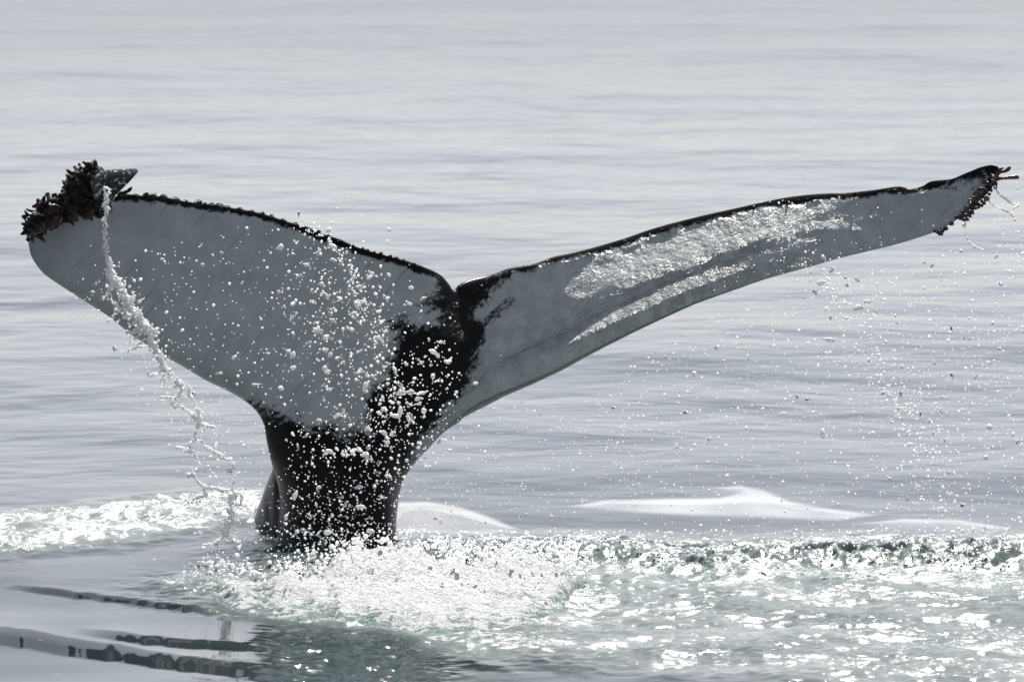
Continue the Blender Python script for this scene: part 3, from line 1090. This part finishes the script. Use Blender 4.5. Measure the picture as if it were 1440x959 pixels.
for pts_, lab in (([(1399, 262, 1.6), (1404, 272, 2), (1414, 280, 2.2), (1424, 287, 2.2), (1432, 290, 2.6), (1434, 295, 2)], 'upper thin arc of water drops flung from the right fluke tip'),
                  ([(1386, 278, 1.8), (1396, 288, 2.4), (1404, 292, 1.6), (1416, 297, 2.6), (1424, 303, 2.4), (1428, 311, 2)], 'middle beaded trickle of water leaving the crusted right tip'),
                  ([(1357, 312, 1.5), (1358, 325, 1.4), (1361, 336, 1.6), (1366, 343, 2.2), (1372, 348, 2.4), (1382, 351, 2.2)], 'curved trickle falling straight below the lowest barnacles of the right tip'),
                  ([(1427, 258, 1.2), (1431, 266, 1.6), (1432, 274, 1.8)], 'short drip hanging under the stalk at the right tip')):
    bl = []
    line = resample(np.array(pts_)[:, :2], 1.6, closed=False)
    rr = np.interp(np.linspace(0, 1, len(line)), np.linspace(0, 1, len(pts_)), np.array(pts_)[:, 2])
    for p, r in zip(line, rr):
        k = r * (0.45 + 0.75 * (RNG.random() ** 2))
        bl.append((P(np.array(p[0]), np.array(p[1]), ytip(p[0], p[1])), k * 0.0031))
    o = fluid('water_trickle', bl, 0.003, M_STREAM)
    tag(o, lab, 'water trickle', 'trickles from the right fluke tip')

# ------------------------------------------------------------------ spray
# zones: (sampler in photo px, number, depth range, radius px (median, sigma))
def blobpts(cu, cv, su, sv, n):
    return np.stack([RNG.normal(cu, su, n), RNG.normal(cv, sv, n)], 1)


def curvepts(line, w, n):
    L = resample(np.array(line, float), 2.0, closed=False)
    p = L[RNG.integers(0, len(L), n)]
    return p + RNG.normal(size=(n, 2)) * w


def polypts(poly, n):
    poly = np.array(poly, float); lo, hi = poly.min(0), poly.max(0)
    p = RNG.uniform(lo, hi, (n * 4, 2))
    return p[inside(p, poly)][:n]


ZONES = [
    ('front of the grey left fluke', polypts([(190, 360), (330, 320), (440, 320), (560, 400), (560, 560), (480, 610), (380, 575), (260, 500)], 420), (-1.0, -0.35), (1.0, .55)),
    ('front of the grey left fluke', blobpts(470, 470, 55, 75, 380), (-1.1, -0.35), (1.5, .55)),
    ('front of the grey left fluke', curvepts([(425, 322), (455, 338), (490, 370), (505, 410), (515, 445), (535, 470)], 7, 170), (-.8, -0.3), (1.4, .5)),
    ('front of the black tail stock', polypts([(400, 600), (520, 570), (580, 480), (660, 480), (640, 580), (570, 680), (550, 750), (400, 750)], 620), (-1.1, -0.5), (1.1, .6)),
    ('front of the black tail stock', blobpts(560, 580, 45, 65, 300), (-1.1, -0.5), (1.6, .55)),
    ('front of the black tail stock', blobpts(480, 730, 60, 35, 500), (-1.1, -0.6), (.9, .4)),
    ('front of the black tail stock', blobpts(480, 636, 16, 3, 26), (-.9, -0.7), (2.6, .4)),
    ('right of the tail stock', polypts([(560, 660), (660, 580), (760, 560), (900, 600), (900, 720), (700, 740), (560, 740)], 330), (-.9, .3), (.9, .4)),
    ('open water right of the tail', polypts([(820, 560), (1000, 440), (1440, 330), (1440, 740), (900, 740)], 1400), (-.9, .2), (1.0, .5)),
    ('open water right of the tail', curvepts([(1170, 390), (1190, 430), (1225, 470), (1230, 510), (1260, 560), (1290, 610), (1315, 680), (1310, 730)], 17, 330), (-.8, .1), (1.4, .5)),
    ('open water right of the tail', blobpts(1340, 530, 70, 110, 340), (-.9, .2), (1.2, .5)),
    ('open water right of the tail', polypts([(1390, 300), (1440, 260), (1440, 400), (1400, 380)], 60), (-.5, .5), (1.2, .4)),
    ('grey water left of the tail', curvepts([(155, 390), (180, 450), (225, 520), (270, 580), (290, 640), (320, 700)], 26, 420), (-1.2, -.7), (1.0, .5)),
    ('grey water left of the tail', polypts([(260, 540), (380, 580), (380, 740), (300, 720)], 130), (-1.1, -.4), (.9, .5)),
    ('wet right fluke', curvepts([(1090, 300), (1110, 340), (1125, 370), (1170, 400)], 16, 150), (-.1, .15), (1.2, .45)),
    ('wet right fluke', polypts([(900, 330), (1080, 290), (1300, 280), (1300, 330), (1000, 410)], 90), (-.1, .1), (.7, .4)),
]
# low spray torn off the broken water
LOW = [
    (polypts([(560, 748), (1440, 742), (1440, 800), (560, 800)], 1500), (-1.05, -.7), (1.1, .45)),
    (polypts([(430, 760), (820, 760), (830, 830), (330, 850)], 900), (-2.0, -1.1), (1.2, .5)),
    (np.vstack([curvepts([(430, 800), (480, 775), (550, 757), (620, 768), (700, 775), (760, 770), (800, 778), (830, 800)], 9, 700),
                blobpts(304, 800, 30, 13, 160)]), (-1.6, -1.05), (1.1, .5)),
    (polypts([(260, 800), (420, 780), (420, 860), (240, 850)], 420), (-2.1, -1.4), (1.0, .45)),
    (polypts([(360, 745), (520, 745), (520, 800), (380, 800)], 420), (-1.2, -.6), (.9, .45)),
    (polypts([(0, 715), (390, 692), (390, 740), (0, 775)], 300), (.0, .8), (1.0, .4)),
]
ZLAB = {'front of the grey left fluke': 'before the grey left fluke', 'front of the black tail stock': 'before the black tail stock',
        'right of the tail stock': 'just right of the black tail stock', 'open water right of the tail': 'over open water under the right fluke',
        'grey water left of the tail': 'beside the falling stream left of the tail', 'wet right fluke': 'before the wet right fluke'}
drops = []
for zone, pts_, (ya, yb), (med, sig) in ZONES:
    for (u, v) in pts_:
        r = min(0.68 * med * math.exp(RNG.normal() * sig * 1.25), 3.7)
        drops.append((u, v, RNG.uniform(ya, yb), r, zone))
# keep drops off the inside of the whale: nothing behind its front skin where they overlap
du = np.array([d[0] for d in drops]); dv = np.array([d[1] for d in drops]); dyy = np.array([d[2] for d in drops])
ins = sdf(np.stack([du, dv], 1), OUTR) > -2
sf = surf(du, dv, 1.0)[0][:, 1] - 0.03
dyy = np.where(ins, np.minimum(dyy, sf - RNG.uniform(0, .15, len(du))), dyy)
pw = P(du, dv, dyy)
hs_ = sea_h(pw[:, 0], pw[:, 1])
ok = (pw[:, 2] > hs_ + 0.02) & (dv > 250)
order = [i for i in np.argsort([-d[3] for d in drops]) if ok[i]]
def drop_cluster(seed, k):
    r = np.random.default_rng(seed)
    vs, fs, off = [], [], 0
    for i in range(k):
        c = r.normal(size=3) * (0.0 if i == 0 else 0.55) * np.array([1, 1, 1.3])
        q = (0.75 if i == 0 else r.uniform(0.22, 0.5))
        v0, f0 = lump(seed * 10 + i, (1, 1, r.uniform(.9, 1.3)), 0.06, 3 if i == 0 else 2)
        vs.append(v0 * q + c); fs.append(f0 + off); off += len(v0)
    return np.vstack(vs), np.vstack(fs)


DV = [lump(300 + i, (1, 1, 1.0 + 0.15 * i), 0.06 + 0.02 * i, 3) for i in range(3)] + [drop_cluster(310 + i, 3 + i) for i in range(5)]
dmesh = [mesh_obj('water_drop', v, f, M_DROP, link=False).data for v, f in DV]
for i in order[:270]:
    o = bpy.data.objects.new('water_drop', random.choice(dmesh))
    COL.objects.link(o)
    o.location = pw[i]
    s = drops[i][3] * 0.0032
    o.rotation_euler = [random.uniform(0, 6.28) for _ in range(3)]
    o.scale = (s, s * random.uniform(.75, 1.0), s * random.uniform(.9, 1.9))
    z = drops[i][4]
    tag(o, 'glinting round water drop hanging in the air ' + ZLAB[z], 'water drop', 'larger drops in the spray ' + ZLAB[z])


def mass(name, items, label, mat):
    vs, fs, off = [], [], 0
    for p, r in items:
        v0, f0 = ICO2 if r > 0.0045 else ICO1
        st_ = np.array([1, 1, RNG.uniform(.9, 1.5)])
        q = RNG.normal(size=(3, 3)); q, _ = np.linalg.qr(q)
        vs.append((v0 * st_) @ q.T * r + p); fs.append(f0 + off); off += len(v0)
    o = mesh_obj(name, np.vstack(vs), np.vstack(fs), mat)
    tag(o, label, 'spray', kind='stuff')


mass('fine_spray', [(pw[i], max(drops[i][3], .7) * 0.0032) for i in order[270:]], 'fine spray of small drops drifting around the raised flukes', M_SPRAY)
low = []
for pts_, (ya, yb), (med, sig) in LOW:
    for (u, v) in pts_:
        y = RNG.uniform(ya, yb)
        low.append((P(np.array(u), np.array(v), y), min(med * math.exp(RNG.normal() * sig), 4) * 0.0032))
lp = np.array([l[0] for l in low])
hh = sea_h(lp[:, 0], lp[:, 1])
low = [l for l, h in zip(low, hh) if l[0][2] > h - 0.01]
mass('low_spray', low, 'low bright spray torn off the broken water around the tail', M_SPRAY)
